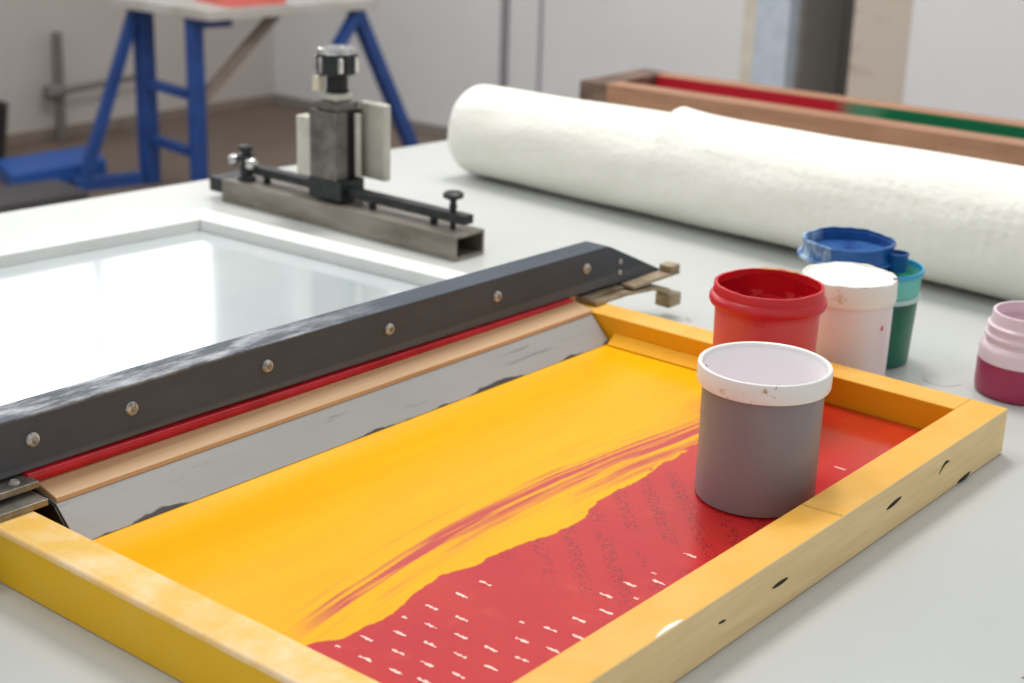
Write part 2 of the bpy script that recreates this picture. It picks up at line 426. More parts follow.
# right-hand carrier arms: the lower one bends down past the rail, the upper one ends in an upturned tip
bm = BM()
top = [(-.022,.0555), (.040,.0545), (.105,.0490), (.134,.0400)]; bot = [(-.022,.0502), (.040,.0497), (.105,.0440), (.128,.0330)]
P = top+bot[::-1]; prism(bm, [(x, .513, z) for x, z in P], [(x, .545, z) for x, z in P])
obj('carrier_arm', bm, M['bronze'], sq, .001)
bm = BM(); box(bm, .127, .154, .508, .532, .0150, .0330); obj('arm_tip', bm, M['bronze'], sq, .003)
bm = BM(); box(bm, .052, .152, .512, .532, .0560, .0605); obj('carrier_arm', bm, M['bronze'], sq, .001)
bm = BM(); box(bm, .133, .152, .512, .532, .0607, .0690); obj('arm_tip', bm, M['bronze'], sq, .0015)
bm = BM(); box(bm, -.022, .050, .526, .566, .0556, .0575); obj('spacer', bm, M['bronze'], sq, .0004)
bm = BM(); box(bm, .052, .115, .5460, .566, .0502, .0590); obj('spacer', bm, M['dark_metal'], sq, .0005)
bm = BM(); box(bm, -.022, .065, .5375, .566, .0577, .0628); obj('spacer', bm, M['dark_metal'], sq, .0005)
sq.rotation_euler = (0, 0, -.016)

# ------------------------------------------------------------------ white frame with glossy pane at the left
M['wf'] = pm('white_painted_wood', (236, 236, 232), .42, 0, (228, 228, 224), 14, bump=.1)
wf = thing('white_screen_frame', 'white wooden frame with a glossy pane lying behind the dark beam', 'printing screen', (-.45, .98, 0))
xi0, xi1 = -.0145+.0, .018                      # inner right edge leans slightly
bm = BM(); prism(bm, [(.0, .72, 0), (.058, .72, 0), (.040, 1.335, 0), (-.0215, 1.285, 0)], [(.017, .72, .02), (.058, .72, .02), (.040, 1.335, .02), (-.0145, 1.2494, .02)])
bm.free(); bm = BM()
slab(bm, [(.0165, .72), (.056, .72), (.030, 1.2970), (-.0145, 1.2494)], .0002, .02); obj('rail', bm, M['wf'], wf, .0015)
bm = BM(); slab(bm, [(-1.05, 1.3625), (-.0147, 1.2498), (.0297, 1.2974), (-1.05, 1.414)], .0002, .02); obj('rail', bm, M['wf'], wf, .0015)
bm = BM(); slab(bm, [(-1.05, .67), (.058, .67), (.0562, .7198), (-1.05, .7198)], .0002, .02); obj('rail', bm, M['wf'], wf, .0015)
bm = BM(); slab(bm, [(-1.10, .67), (-1.0502, .67), (-1.0502, 1.414), (-1.10, 1.420)], .0002, .02); obj('rail', bm, M['wf'], wf, .0015)
def pane_mat():
    t = NT('glossy_grey_film'); f = t.noise(3, 3); s = t.noise(30, 5, t.obj((1, .4, 1)), .6)
    c = t.mix(t.ramp(f, .4, .7), (196, 204, 205), (186, 195, 197))
    c = t.mix(t.ramp(s, .70, .74, 0, .5), c, (226, 230, 230))
    t.col(c); t.bump(t.noise(5, 2), .12, .002)
    return t.set(Roughness=.09, Specular_IOR_Level=.9, Coat_Weight=.6, Coat_Roughness=.06)
bm = BM(); slab(bm, [(-1.0498, .7202), (.0160, .7202), (-.0150, 1.2490), (-1.0498, 1.3618)], .0005, .0022)
pn = obj('pane', bm, pane_mat(), wf); pn['label'] = 'glossy grey pane reflecting bright windows'

# ------------------------------------------------------------------ registration clamp on its steel tube
cl = thing('clamp_tool', 'metal clamp with a round knob standing on a steel tube behind the white frame', 'clamp', (.165, 1.13, 0))
def hollow_tube(x0, x1, ya, yb, z0, z1, th):
    bm = BM()
    a = [(x0,z0),(x1,z0),(x1,z1),(x0,z1)]; b = [(x0+th,z0+th),(x1-th,z0+th),(x1-th,z1-th),(x0+th,z1-th)]
    V = {}
    for yy in (ya, yb):
        V[yy] = ([bm.verts.new((x,yy,z)) for x,z in a], [bm.verts.new((x,yy,z)) for x,z in b])
    for i in range(4):
        j = (i+1) % 4
        bm.faces.new((V[ya][0][i], V[ya][0][j], V[yb][0][j], V[yb][0][i]))
        bm.faces.new((V[ya][1][j], V[ya][1][i], V[yb][1][i], V[yb][1][j]))
        for yy in (ya, yb): bm.faces.new((V[yy][0][i], V[yy][0][j], V[yy][1][j], V[yy][1][i]))
    bmesh.ops.recalc_face_normals(bm, faces=bm.faces); return bm
base = obj('base_tube', hollow_tube(.135, .199, .8715, 1.375, .0002, .0365, .0045), M['raw_steel'], cl, .001, 2)
bm = BM(); box(bm, .1345, .1995, 1.3752, 1.405, .0130, .0368); obj('end_cap', bm, M['dark_metal'], cl, .0015)
bm = BM(); box(bm, .1605, .1805, .877, 1.330, .0475, .0610); sb = obj('slide_bar', bm, M['dark_metal'], cl, .0015)
for yy in (.945, 1.07, 1.305):
    bm = BM(); lathe(bm, [(0,.0366), (.0060,.0366), (.0060,.0475), (0,.0475)], (.1705, yy, 0), 16); obj('stud', bm, M['dark_metal'], cl)
# thumbscrew at the near end
bm = BM(); lathe(bm, [(0,.036), (.0042,.036), (.0042,.064), (.0060,.066), (.0060,.0705), (.0045,.073), (.0055,.078), (.0150,.0825), (.0155,.0875), (.012,.0905), (0,.091)], (.1705, .908, 0), 24)
obj('thumbscrew', bm, M['dark_metal'], cl)
# far end: upright knob with two pale balls
kn = BM(); lathe(kn, [(0,.0368), (.0150,.0368), (.0150,.041), (.0105,.043), (.0105,.066), (.0135,.068), (.0135,.078), (.0085,.079), (.0085,.0835), (.012,.085), (.0115,.092), (0,.0935)], (.163, 1.345, 0), 28)
kn = obj('end_knob', kn, M['dark_metal'], cl)
for dy in (.021, -.021):
    bm = BM(); lathe(bm, [(0,-.0105)] + [(.0105*math.cos(a), .0105*math.sin(a)) for a in [(-PI/2)+PI*k/10 for k in range(1, 10)]] + [(0,.0105)], (.155, 1.345+dy, .066), 20)
    obj('ball', bm, M['chrome'], kn)
# clamp body
bm = BM(); box(bm, .148, .200, 1.116, 1.186, .0400, .0720); obj('saddle', bm, M['dark_metal'], cl, .002)
bm = BM(); box(bm, .158, .178, 1.130, 1.154, .0367, .0400); obj('saddle_foot', bm, M['dark_metal'], cl)
bm = BM(); vs, fs = box(bm, .147, .172, 1.124, 1.1805, .0722, .176)
bmesh.ops.inset_individual(bm, faces=[fs[5]], thickness=.010, depth=-.006)
obj('clamp_body', bm, [M['cast_dark']], cl, .002)
bm = BM(); box(bm, .1722, .206, 1.126, 1.1805, .0722, .176); obj('rear_body', bm, M['black'], cl, .002)
bm = BM(); box(bm, .1485, .172, 1.1808, 1.213, .0700, .1620); obj('side_plate', bm, M['cast'], cl, .003)
bm = BM(); box(bm, .2065, .222, 1.080, 1.135, .0690, .1870); obj('clamp_block', bm, M['cast'], cl, .004)
bm = BM(); lathe(bm, [(0,.1705), (.0055,.1705), (.0055,.0755), (0,.0755)], (.1890, 1.1195, 0), 18); obj('guide_rod', bm, M['cast'], cl)
bm = BM(); box(bm, .150, .198, 1.124, 1.174, .1762, .190); obj('neck', bm, M['cast_dark'], cl, .004)
bm = BM(); box(bm, .155, .190, 1.130, 1.166, .1902, .203); obj('neck', bm, M['cast'], cl, .004)
KX, KY = .172, 1.1455
bm = BM(); lathe(bm, [(0,.2032), (.0175,.2032), (.0180,.206), (.0160,.208), (.0160,.229), (0,.229)], (KX, KY, 0), 32); obj('knob_stem', bm, M['black'], cl)
def knurl(a, r, z): return (r*(1+.045*math.cos(a*14)) if r > .028 else r, z)
bm = BM(); lathe(bm, [(0,.2292), (.024,.2292), (.0292,.232), (.0302,.236), (.0302,.257), (.0292,.260), (.024,.2612), (0,.2612)], (KX, KY, 0), 112, jit=knurl)
kb = obj('knob', bm, M['dark_metal'], cl)
bm = BM(); lathe(bm, [(0,.2614), (.0290,.2614), (.0302,.2635), (.0290,.2690), (.026,.2702), (.011,.2702), (.009,.269), (0,.269)], (KX, KY, 0), 48); obj('knob_cap', bm, M['chrome'], kb)
for a in (2.3, 3.1, 4.1, 5.0):
    bm = BM(); bar(bm, (KX+.0316*math.cos(a), KY+.0316*math.sin(a), .235), (KX+.0316*math.cos(a), KY+.0316*math.sin(a), .258), .007); obj('grip', bm, M['chrome'], kb, .002)
bm = BM(); box(bm, .140, .1545, 1.154, 1.168, .2050, .2285); obj('pointer', bm, pm('cream_plastic', (214, 206, 180), .5), cl, .003)

# ------------------------------------------------------------------ jars
def open_jar(name, label, c, z0, outer, mats, floor=.002, th=.002, **kw):
    t = thing(name, label, 'jar', (c[0], c[1], z0)); return t

def wall_profile(outer, th, bottom):
    """outer profile (bottom->top) closed with an inner wall back down to 'bottom'"""
    inner = [(max(r-th, .001), z) for r, z in outer[::-1] if z > bottom+.001]
    return [(0, outer[0][1])] + outer + inner + [(inner[-1][0], bottom), (0, bottom)]

# grey jar with a white lid, standing on the mesh
gx, gy = -.3025, .1145; z0 = ZM+.0002
j = thing('ink_jar', 'grey plastic ink jar with stained white rim standing on the red mesh', 'jar', (gx, gy, z0), None)
bm = BM(); lathe(bm, wall_profile([(.051, z0), (.0542, z0+.0015), (.0552, z0+.005), (.0548, z0+.06), (.0553, z0+.112), (.0545, z0+.108)], .0015, z0+.004), (gx, gy, 0), 96)
def grey_mat():
    t = NT('grey_ink_in_translucent_plastic'); X, Y, Z = t.xyz()
    f = t.noise(9, 3); c = t.mix(t.ramp(f, .35, .7), (140, 132, 135), (132, 124, 127))
    t.col(c); return t.set(Roughness=.42, Subsurface_Weight=.0)
obj('body', bm, grey_mat(), j)
M['stain_white'] = stained('stained_white_plastic', (240, 238, 234), (176, 150, 100), .35, 60, .62, .70)
bm = BM(); zr = .1485
lathe(bm, [(.0556, zr-.0188), (.0596, zr-.0190), (.0604, zr-.0173), (.0606, zr-.0030), (.0600, zr-.0008), (.0585, zr), (.0565, zr-.0008), (.0556, zr-.003), (.0552, z0+.1085)], (gx, gy, 0), 96)
obj('rim', bm, M['stain_white'], j)
bm = BM(); M['lin'] = stained('pinkish_white_lining', (247, 241, 243), (150, 110, 110), .4, 90, .72, .76)
lathe(bm, [(.0551, zr-.004), (.0540, zr-.010), (.0525, z0+.108), (.0520, z0+.06), (.048, z0+.045), (0, z0+.044)], (gx, gy, 0), 96)
obj('inner_wall', bm, M['lin'], j)

# red jar: open, full of red paint, standing on the mesh behind the grey one
rx, ry = -.0990, .2315
j = thing('ink_jar', 'open red ink jar with red paint inside, standing behind the grey jar', 'jar', (rx, ry, z0))
def wob(amp, n, zmin): return lambda a, r, z: (r, z + (amp*(math.sin(a*n)+.6*math.sin(a*(n*2+1)+1)+.4*math.sin(a*17)) if z > zmin else 0))
def red_mat():
    t = NT('red_painted_plastic'); f = t.noise(30, 5); X, Y, Z = t.xyz()
    up = t.ramp(t.math('ADD', Z, t.math('MULTIPLY', f, .014)), .112, .121)
    c = t.mix(up, (214, 82, 84), (206, 30, 38)); c = t.mix(t.ramp(f, .55, .75, 0, .5), c, (196, 52, 60))
    t.col(c); return t.set(Roughness=.38)
bm = BM()
prof = [(.0480, z0), (.0515, z0+.002), (.0525, z0+.010), (.0545, z0+.105), (.0552, z0+.113), (.0600, z0+.1145), (.0612, z0+.1175), (.0612, z0+.1205), (.0600, z0+.124), (.0572, z0+.126), (.0572, z0+.1345), (.0566, z0+.1355)]
lathe(bm, wall_profile(prof, .0030, z0+.100), (rx, ry, 0), 96, jit=wob(.00035, 3, z0+.13)); obj('body', bm, red_mat(), j)
def redink():
    t = NT('red_wet_ink'); f = t.noise(22, 5, t.obj((1,1,.4))); t.col(t.mix(t.ramp(f, .4, .7), (190, 14, 26), (150, 8, 22))); t.bump(f, .4, .004); return t.set(Roughness=.25)
bm = BM(); lathe(bm, [(0, z0+.102), (.030, z0+.103), (.046, z0+.1025), (.0520, z0+.106), (.0535, z0+.118), (.0538, z0+.128)], (rx, ry, 0), 96, jit=lambda a, r, z: (r-.0008*abs(math.sin(a*4.3)), z+.0025*math.sin(3*a)*(r > .02)))
obj('ink', bm, redink(), j)
M['dried'] = pm('dried_tan_ink', (214, 160, 110), .6, 0, (200, 90, 70), 120)
bm = BM()
for k in range(26):                              # dried crust on the far rim
    a = .02+k*.026+R_.uniform(-.01, .01); rr = .0563+R_.uniform(-.0008, .0008)
    bmesh.ops.create_icosphere(bm, subdivisions=1, radius=.0022+R_.random()*.0012, matrix=Matrix.Translation((rx+rr*math.cos(a), ry+rr*math.sin(a), z0+.1358)) @ Matrix.Diagonal((1.2,1.2,.45,1)))
obj('dried_crust', bm, M['dried'], j)

# white jar behind the frame
wx, wy = .0700, .2255
j = thing('ink_jar', 'white ink jar filled to the brim, between the red jar and the green jar', 'jar', (wx, wy, 0))
def wmat():
    t = NT('white_translucent_jar'); f = t.noise(12, 3); X, Y, Z = t.xyz()
    c = t.mix(t.ramp(Z, .05, .10), (228, 212, 216), (234, 224, 224)); t.col(c); return t.set(Roughness=.35)
bm = BM(); lathe(bm, wall_profile([(.046, .0003), (.0490, .002), (.0505, .010), (.0512, .095), (.0505, .105), (.0505, .117)], .0025, .110), (wx, wy, 0), 96); obj('body', bm, wmat(), j)
M['white_crust'] = stained('white_ink_crust', (240, 236, 226), (212, 188, 150), .45, 55, .56, .68)
bm = BM(); lathe(bm, [(.0508, .1045), (.0535, .1050), (.0540, .108), (.0530, .127), (.0522, .1295), (.0502, .1290), (.0500, .119)], (wx, wy, 0), 96, jit=wob(.0006, 4, .12)); obj('rim', bm, M['white_crust'], j)
bm = BM(); lathe(bm, [(0, .1235), (.018, .1245), (.034, .1230), (.046, .1255), (.0505, .1285)], (wx, wy, 0), 96, jit=lambda a, r, z: (r, z+.0012*math.sin(2*a+r*120)*(r > .01)))
obj('ink', bm, pm('white_ink', (242, 241, 234), .35, 0, (232, 232, 226), 30), j)
bm = BM(); bmesh.ops.create_icosphere(bm, subdivisions=2, radius=.0030, matrix=Matrix.Translation((wx+.0512*math.cos(-1.76), wy+.0512*math.sin(-1.76), .080)) @ Matrix.Diagonal((.8,.35,1,1)))
bmesh.ops.transform(bm, matrix=Matrix.Rotation(0,4,'Z'), verts=bm.verts)
obj('ink_spot', bm, pm('pink_ink_spot', (222, 70, 96), .4), j)
bm = BM(); a = -1.15
bmesh.ops.create_icosphere(bm, subdivisions=2, radius=.0032, matrix=Matrix.Translation((wx+.0505*math.cos(a), wy+.0505*math.sin(a), .1298)) @ Matrix.Diagonal((1,1,.4,1)))
obj('ink_speck', bm, pm('dark_speck', (90, 84, 78), .5), j)

# green jar with turquoise top
nx_, ny_ = .1768, .2428
j = thing('ink_jar', 'tapered green ink jar with turquoise rim next to the white jar', 'jar', (nx_, ny_, 0))
bm = BM(); lathe(bm, wall_profile([(.042, .0003), (.0450, .002), (.0460, .008), (.0495, .0795), (.0495, .0800)], .002, .076), (nx_, ny_, 0), 96)
obj('body', bm, pm('deep_green_plastic', (26, 112, 88), .35, 0, (18, 92, 74), 25), j)
bm = BM(); lathe(bm, [(.0485, .0805), (.0515, .0800), (.0525, .0815), (.0522, .0850), (.0500, .0862), (.0488, .0862)], (nx_, ny_, 0), 96); obj('ring', bm, pm('pale_ring', (196, 226, 220), .4), j)
bm = BM(); lathe(bm, [(.0490, .0865), (.0503, .0870), (.0512, .1100), (.0530, .1115), (.0534, .1150), (.0525, .1165), (.0505, .1160), (.0490, .100), (.0470, .096), (0, .0955)], (nx_, ny_, 0), 96)
def teal():
    t = NT('turquoise_plastic'); X, Y, Z = t.xyz(); f = t.noise(20, 4)
    t.col(t.mix(t.ramp(Z, .107, .112), (106, 196, 182), (52, 166, 206))); return t.set(Roughness=.35)
obj('collar', bm, teal(), j)
bm = BM(); lathe(bm, [(0, .1000), (.03, .1008), (.0492, .1012)], (nx_, ny_, 0), 64); obj('ink', bm, pm('green_ink', (34, 128, 96), .3), j)

# shallow blue pot with a short spout, resting on the green jar's rim
ux, uy, uz = .1765, .2838, .1168
j = thing('ink_pot', 'shallow blue ink-smeared pot with a spout, resting on top of the green jar', 'pot', (ux, uy, uz))
def bluem():
    t = NT('blue_ink_smears'); f = t.noise(26, 5, t.obj((1,1,.6)), .6); X, Y, Z = t.xyz()
    c = t.mix(t.ramp(f, .4, .7), (20, 92, 160), (24, 72, 138))
    left = t.ramp(t.math('SUBTRACT', Y, X), .022, .05)
    c = t.mix(t.math('MULTIPLY', t.ramp(f, .45, .58), left), c, (170, 200, 222))
    t.col(c); return t.set(Roughness=.3)
M['blue'] = bluem()
bm = BM(); lathe(bm, wall_profile([(.052, uz), (.0590, uz+.0004), (.0600, uz+.002), (.0595, uz+.0042), (.0555, uz+.0052), (.0535, uz+.012), (.0538, uz+.0190), (.0552, uz+.0200), (.0552, uz+.0225), (.0545, uz+.0232)], .003, uz+.006), (ux, uy, 0), 96, jit=wob(.0007, 3, uz+.018))
obj('body', bm, M['blue'], j)
bm = BM(); lathe(bm, [(0, uz+.0085), (.030, uz+.0092), (.0503, uz+.0096)], (ux, uy, 0), 64); obj('ink', bm, pm('dark_blue_ink', (20, 56, 120), .3, 0, (50, 100, 160), 40), j)
bm = BM(); lathe(bm, wall_profile([(.0085, uz-.006), (.0116, uz-.0055), (.0122, uz+.013), (.0132, uz+.0150), (.0130, uz+.0168)], .0024, uz+.002), (.1838, .2232, 0), 40); obj('spout', bm, pm('blue_spout_plastic', (22, 84, 146), .4), j)
# pink jar at the right
px_, py_ = .1915, .0590
j = thing('ink_jar', 'translucent jar half full of crimson ink at the right edge of the table', 'jar', (px_, py_, 0))
bm = BM(); lathe(bm, [(0, .0003), (.0480, .0003), (.0512, .0025), (.0522, .008), (.0522, .0400), (0, .0402)], (px_, py_, 0), 96); obj('ink', bm, pm('crimson_ink', (160, 42, 82), .35, 0, (148, 34, 74), 15), j)
def pinkpl():
    t = NT('pink_translucent_plastic'); f = t.noise(15, 3); t.col(t.mix(t.ramp(f, .35, .7), (248, 226, 234), (240, 212, 224)))
    return t.set(Roughness=.3, Transmission_Weight=.15)
bm = BM(); lathe(bm, wall_profile([(.0522, .0405), (.0520, .0530), (.0500, .0580), (.0462, .0605), (.0455, .0650), (.0478, .0665), (.0478, .0695), (.0450, .0712), (.0440, .0765), (.0462, .0780), (.0460, .0805), (.0430, .0825), (.0418, .0880), (.0420, .0930), (.0412, .0955)], .0030, .0410)[1:], (px_, py_, 0), 96)
obj('body', bm, pinkpl(), j)

# ------------------------------------------------------------------ white roll
def roll_mesh():
    bm = BM(); yl, yr = 1.232, -.36; nY, nA = 240, 96
    rings = []
    def rad(y): return .0835-.006*(y-.7)/.5
    for i in range(nY+1):
        y = yl+(yr-yl)*i/nY; cx = .5640+.052*(y-.7); ring = []
        for k in range(nA):
            a = 2*PI*k/nA; r = rad(y)
            up = math.exp(-((a-1.75)/.55)**2)          # the loose edge of the outer layer lifts near the top
            e = (.800-y)/.016
            lift = .017*max(0, min(1, e))*math.exp(-max(0, .783-y)/.09)*up
            seam = .0011*(1/(1+math.exp((a-(2.55+.12*math.sin(y*5)))/.012)))*(1 if a > .2 else 0)
            r += lift+seam+.0009*math.sin(a*3+y*7)+.0005*math.sin(a*7-y*23)
            if i < 3: r -= (.006, .0022, .0006)[i]
            ring.append(bm.verts.new((cx+r*math.cos(a), y, rad(y)+r*math.sin(a))))
        rings.append(ring)
    for A, B in zip(rings, rings[1:]):
        for k in range(nA): bm.faces.new((A[k], A[(k+1)%nA], B[(k+1)%nA], B[k]))
    for ring in (rings[0], rings[-1]):               # hollow core of the roll
        prev = ring; c = sum((v.co for v in ring), Vector())/nA
        for f, dy in ((.72, 0), (.45, 0), (.28, 0), (.27, .06)):
            cur = [bm.verts.new(c+(v.co-c)*f+Vector((0, -dy if ring is rings[0] else dy, 0))) for v in ring]
            for k in range(nA): bm.faces.new((prev[k], prev[(k+1)%nA], cur[(k+1)%nA], cur[k]))
            prev = cur
        bm.faces.new(prev)
    bmesh.ops.recalc_face_normals(bm, faces=bm.faces)
    zmin = min(v.co.z for v in bm.verts); bmesh.ops.translate(bm, verts=bm.verts, vec=(0,0,.0004-zmin))
    return bm
def roll_mat():
    t = NT('white_textured_paper')
    g = t.noise(34, 5, t.obj((1,.5,1)), .6); dots = t.n('ShaderNodeTexVoronoi'); dots.inputs['Scale'].default_value = 95
    t.l(t.obj((1,1,1)), dots.inputs['Vector'])
    ln = t.n('ShaderNodeTexWave'); ln.bands_direction = 'Y'; ln.inputs['Scale'].default_value = 14; ln.inputs['Distortion'].default_value = 2.5; ln.inputs['Detail'].default_value = 2
    t.l(t.co.outputs['Object'], ln.inputs['Vector'])
    c = t.mix(t.ramp(g, .35, .7), (243, 242, 234), (236, 235, 224)); t.col(c)
    X, Y, Z = t.xyz(); near = t.ramp(Y, .75, -.05)
    h = t.math('ADD', t.math('MULTIPLY', dots.outputs['Distance'], .5), t.math('MULTIPLY', t.math('MULTIPLY', ln.outputs['Fac'], near), .35))
    t.bump(t.math('ADD', h, g), .6, .0022)
    return t.set(Roughness=.62, Specular_IOR_Level=.3)
rl = obj('paper_roll', roll_mesh(), roll_mat(), None, origin=(.55, .42, 0), ang=60)
tag(rl, 'thick white roll of textured sheet lying across the back of the table', 'roll')

# ------------------------------------------------------------------ brown frame behind the roll
def brown_mat():
    t = NT('brown_varnished_wood'); gr = t.noise(12, 5, t.obj((5, .5, 5))); f = t.noise(30, 5)
    c = t.mix(t.ramp(gr, .35, .7), (166, 122, 92), (146, 104, 76)); c = t.mix(t.ramp(f, .6, .75, 0, .6), c, (112, 84, 68))
    t.col(c); return t.set(Roughness=.5)
M['brown'] = brown_mat()
M['brown_dark'] = pm('dark_end_grain', (126, 100, 84), .7, 0, (76, 60, 50), 26, .35, .65, .2)
bf = thing('screen_printing_frame', 'brown wooden frame with red and green mesh lying behind the white roll', 'printing screen', (1.28, .75, 0))
BW, BH, BR = .235, .080, .052
def bxy(u, v): return (1.147+.0497*(1.42-v)+u, v)      # u across, v along the table
def brail(u0, u1, v0, v1, z0=.0003, z1=BH):
    bm = BM(); slab(bm, [bxy(u0, v0), bxy(u1, v0), bxy(u1, v1), bxy(u0, v1)], z0, z1); return bm
obj('long_rail', brail(0, BR, .02, 1.353), M['brown'], bf, .002)
obj('long_rail', brail(BW-BR, BW, .02, 1.353), M['brown'], bf, .002)
er = obj('short_rail', brail(0, BW, 1.3535, 1.42), M['brown_dark'], bf, .002)
obj('short_rail', brail(0, BW, -.05, .0195), M['brown'], bf, .002)
def rg_mat():
    t = NT('red_and_green_ink_mesh'); X, Y, Z = t.xyz(); n = t.noise(9, 4)
    k = t.ramp(t.math('ADD', Y, t.math('MULTIPLY', n, .12)), .20, .23)
    c = t.mix(k, (10, 104, 68), (168, 30, 46)); k2 = t.math('MULTIPLY', t.ramp(t.math('ADD', Y, t.math('MULTIPLY', n, .12)), .12, .16), t.ramp(t.math('ADD', Y, t.math('MULTIPLY', n, .12)), .25, .22))
    c = t.mix(t.math('MULTIPLY', k2, .7), c, (96, 140, 112)); t.col(c); return t.set(Roughness=.35)
M['rg'] = rg_mat()
obj('printing_mesh', brail(BR+.0002, BW-BR-.0002, .0202, 1.3528, .052, .056), M['rg'], bf)
obj('ink_lining', brail(BW-BR-.004, BW-BR-.0003, .0204, 1.35, .0562, .0775), M['rg'], bf)

# ------------------------------------------------------------------ room: floor, walls, windows, door
FZ = -.85
def floor_mat():
    t = NT('brown_concrete'); f = t.noise(1.2, 5); g = t.noise(14, 5)
    c = t.mix(t.ramp(f, .35, .7), (134, 116, 102), (118, 101, 88)); c = t.mix(t.ramp(g, .55, .75, 0, .4), c, (104, 90, 78)); t.col(c); return t.set(Roughness=.6)
bm = BM(); box(bm, -4, 5.6, -4, 5.6, FZ-.1, FZ); struct(obj('floor', bm, floor_mat(), smooth=False))
def wall_mat(name, c, d):
    t = NT(name); f = t.noise(.9, 5); g = t.noise(60, 3); t.col(t.mix(t.ramp(f, .35, .7), c, d)); t.bump(g, .05, .002); return t.set(Roughness=.7)
M['wl'] = wall_mat('warm_grey_wall', (210, 202, 195), (200, 191, 184))
M['wr'] = wall_mat('lilac_grey_wall', (235, 235, 234), (226, 225, 225))
TOPZ = 3.0
bm = BM(); box(bm, -4, 5.6, 5.45, 5.6, FZ, TOPZ); struct(obj('wall_back', bm, M['wl'], smooth=False))
bm = BM(); box(bm, 3.93, 4.05, 2.70, 5.449, FZ, TOPZ); struct(obj('wall_right', bm, M['wr'], smooth=False))
bm = BM(); box(bm, 3.84, 3.99, -4, 1.955, FZ, TOPZ); struct(obj('wall_front', bm, wall_mat('white_partition', (232, 231, 232), (226, 225, 227)), smooth=False))
bm = BM(); box(bm, 4.75, 4.85, 1.5, 3.2, FZ, TOPZ); struct(obj('wall_passage', bm, wall_mat('passage_wall', (150, 140, 128), (120, 112, 104)), smooth=False))
def strip(name, c, x0, x1, ya, yb, z0=FZ, z1=TOPZ, rough=.5):
    bm = BM(); box(bm, x0, x1, ya, yb, z0, z1); return struct(obj(name, bm, pm(name+'_paint', c, rough), None, .003))
strip('trim_1', (150, 146, 150), 3.918, 3.929, 3.905, 3.945)
strip('trim_2', (168, 166, 170), 3.922, 3.929, 3.715, 3.732)
strip('trim_3', (226, 218, 200), 3.915, 4.05, 2.640, 2.6995)
strip('trim_4', (204, 214, 226), 3.905, 4.05, 2.490, 2.6395)
strip('gap_shade_strip', (70, 66, 62), 3.96, 4.02, 2.235, 2.285)  # dark strip standing in for the shaded gap beside the door
strip('trim_6', (140, 134, 126), 3.98, 4.30, 2.470, 2.4895)
bm = BM(); box(bm, 3.935, 3.975, 1.90, 2.234, FZ+.005, 1.2)
def door_mat():
    t = NT('beige_door_with_smears'); f = t.noise(5, 5, t.obj((1,1,2.4)), .6)
    c = t.mix(t.ramp(f, .6, .7, 0, .45), (206, 194, 180), (156, 112, 98)); t.col(c); return t.set(Roughness=.55)
struct(obj('door_1', bm, door_mat(), None, .003))
bm = BM(); box(bm, -4, 3.929, 5.432, 5.449, FZ, FZ+.05); struct(obj('baseboard_back', bm, pm('dusty_skirting', (150, 136, 124), .7), None, .003))
bm = BM(); box(bm, 3.912, 3.929, 2.70, 5.43, FZ, FZ+.05); struct(obj('baseboard_right', bm, pm('grey_skirting', (150, 142, 136), .7), None, .003))
# daylight windows high in the back wall
def emit(name, c, s):
    m = bpy.data.materials.new(name); m.use_nodes = True; n = m.node_tree.nodes; n.remove(n['Principled BSDF'])
    e = n.new('ShaderNodeEmission'); e.inputs[0].default_value = lin(c); e.inputs[1].default_value = s
    m.node_tree.links.new(e.outputs[0], n['Material Output'].inputs[0]); return m
WIN = emit('overcast_daylight', (250, 252, 255), 5.0)
M['wframe'] = pm('white_window_frame', (232, 232, 230), .45)
for i, (xa, xb) in enumerate(((1.98, 3.43), (.25, 1.70), (-1.5, -.05))):
    bm = BM(); box(bm, xa, xb, 5.428, 5.4485, 1.48, 2.95)
    w = struct(obj('window_%d' % (i+1), bm, WIN, smooth=False))
    bm = BM()
    for a, b, z0_, z1_ in ((xa-.05, xb+.05, 1.43, 1.48), (xa-.05, xb+.05, 2.95, 3.0), (xa-.05, xa, 1.48, 2.95), (xb, xb+.05, 1.48, 2.95), ((xa+xb)/2+.03, (xa+xb)/2+.09, 1.48, 2.95)):
        box(bm, a, b, 5.405, 5.448, z0_, z1_)
    obj('window_frame', bm, M['wframe'], w)

# ------------------------------------------------------------------ blue trestle table far behind
BLUE = pm('blue_steel', (40, 80, 152), .5, 0, (32, 66, 130), 12)
tt = thing('trestle_table', 'work table on blue steel trestles far behind at the left', 'table', (2.5, 4.1, FZ))
bm = BM(); slab(bm, [(2.258, 4.52), (2.272, 3.955), (3.04, 3.845), (3.06, 4.42)], -.150, -.112)
obj('tabletop', bm, pm('dirty_white_board', (206, 202, 196), .5, 0, (186, 180, 172), 6), tt, .003)
lg = BM(); bar(lg, (2.37, 4.47, FZ), (2.37, 4.47, -.1505), .062); obj('leg', lg, BLUE, tt, .004)
lg = BM(); bar(lg, (2.318, 4.100, FZ), (2.318, 4.100, -.1505), .052); obj('leg', lg, BLUE, tt, .004)
lg = BM(); bar(lg, (2.105, 4.545, FZ+.03), (2.335, 4.475, -.165), .042); obj('leg', lg, BLUE, tt, .003)
lg = BM(); bar(lg, (2.07, 4.555, FZ+.022), (2.338, 4.478, FZ+.022), .05); obj('foot_bar', lg, BLUE, tt, .003)
for z in (-.445, -.665):
    lg = BM(); bar(lg, (2.313, 4.143, z), (2.362, 4.438, z), .036); obj('rung', lg, BLUE, tt, .003)
lg = BM(); bar(lg, (2.30, 4.09, -.172), (2.46, 4.06, -.172), .040); obj('bracket', lg, BLUE, tt, .003)
lg = BM(); bar(lg, (2.965, 3.90, -.152), (3.352, 3.90, FZ), .050); obj('leg', lg, BLUE, tt, .003)
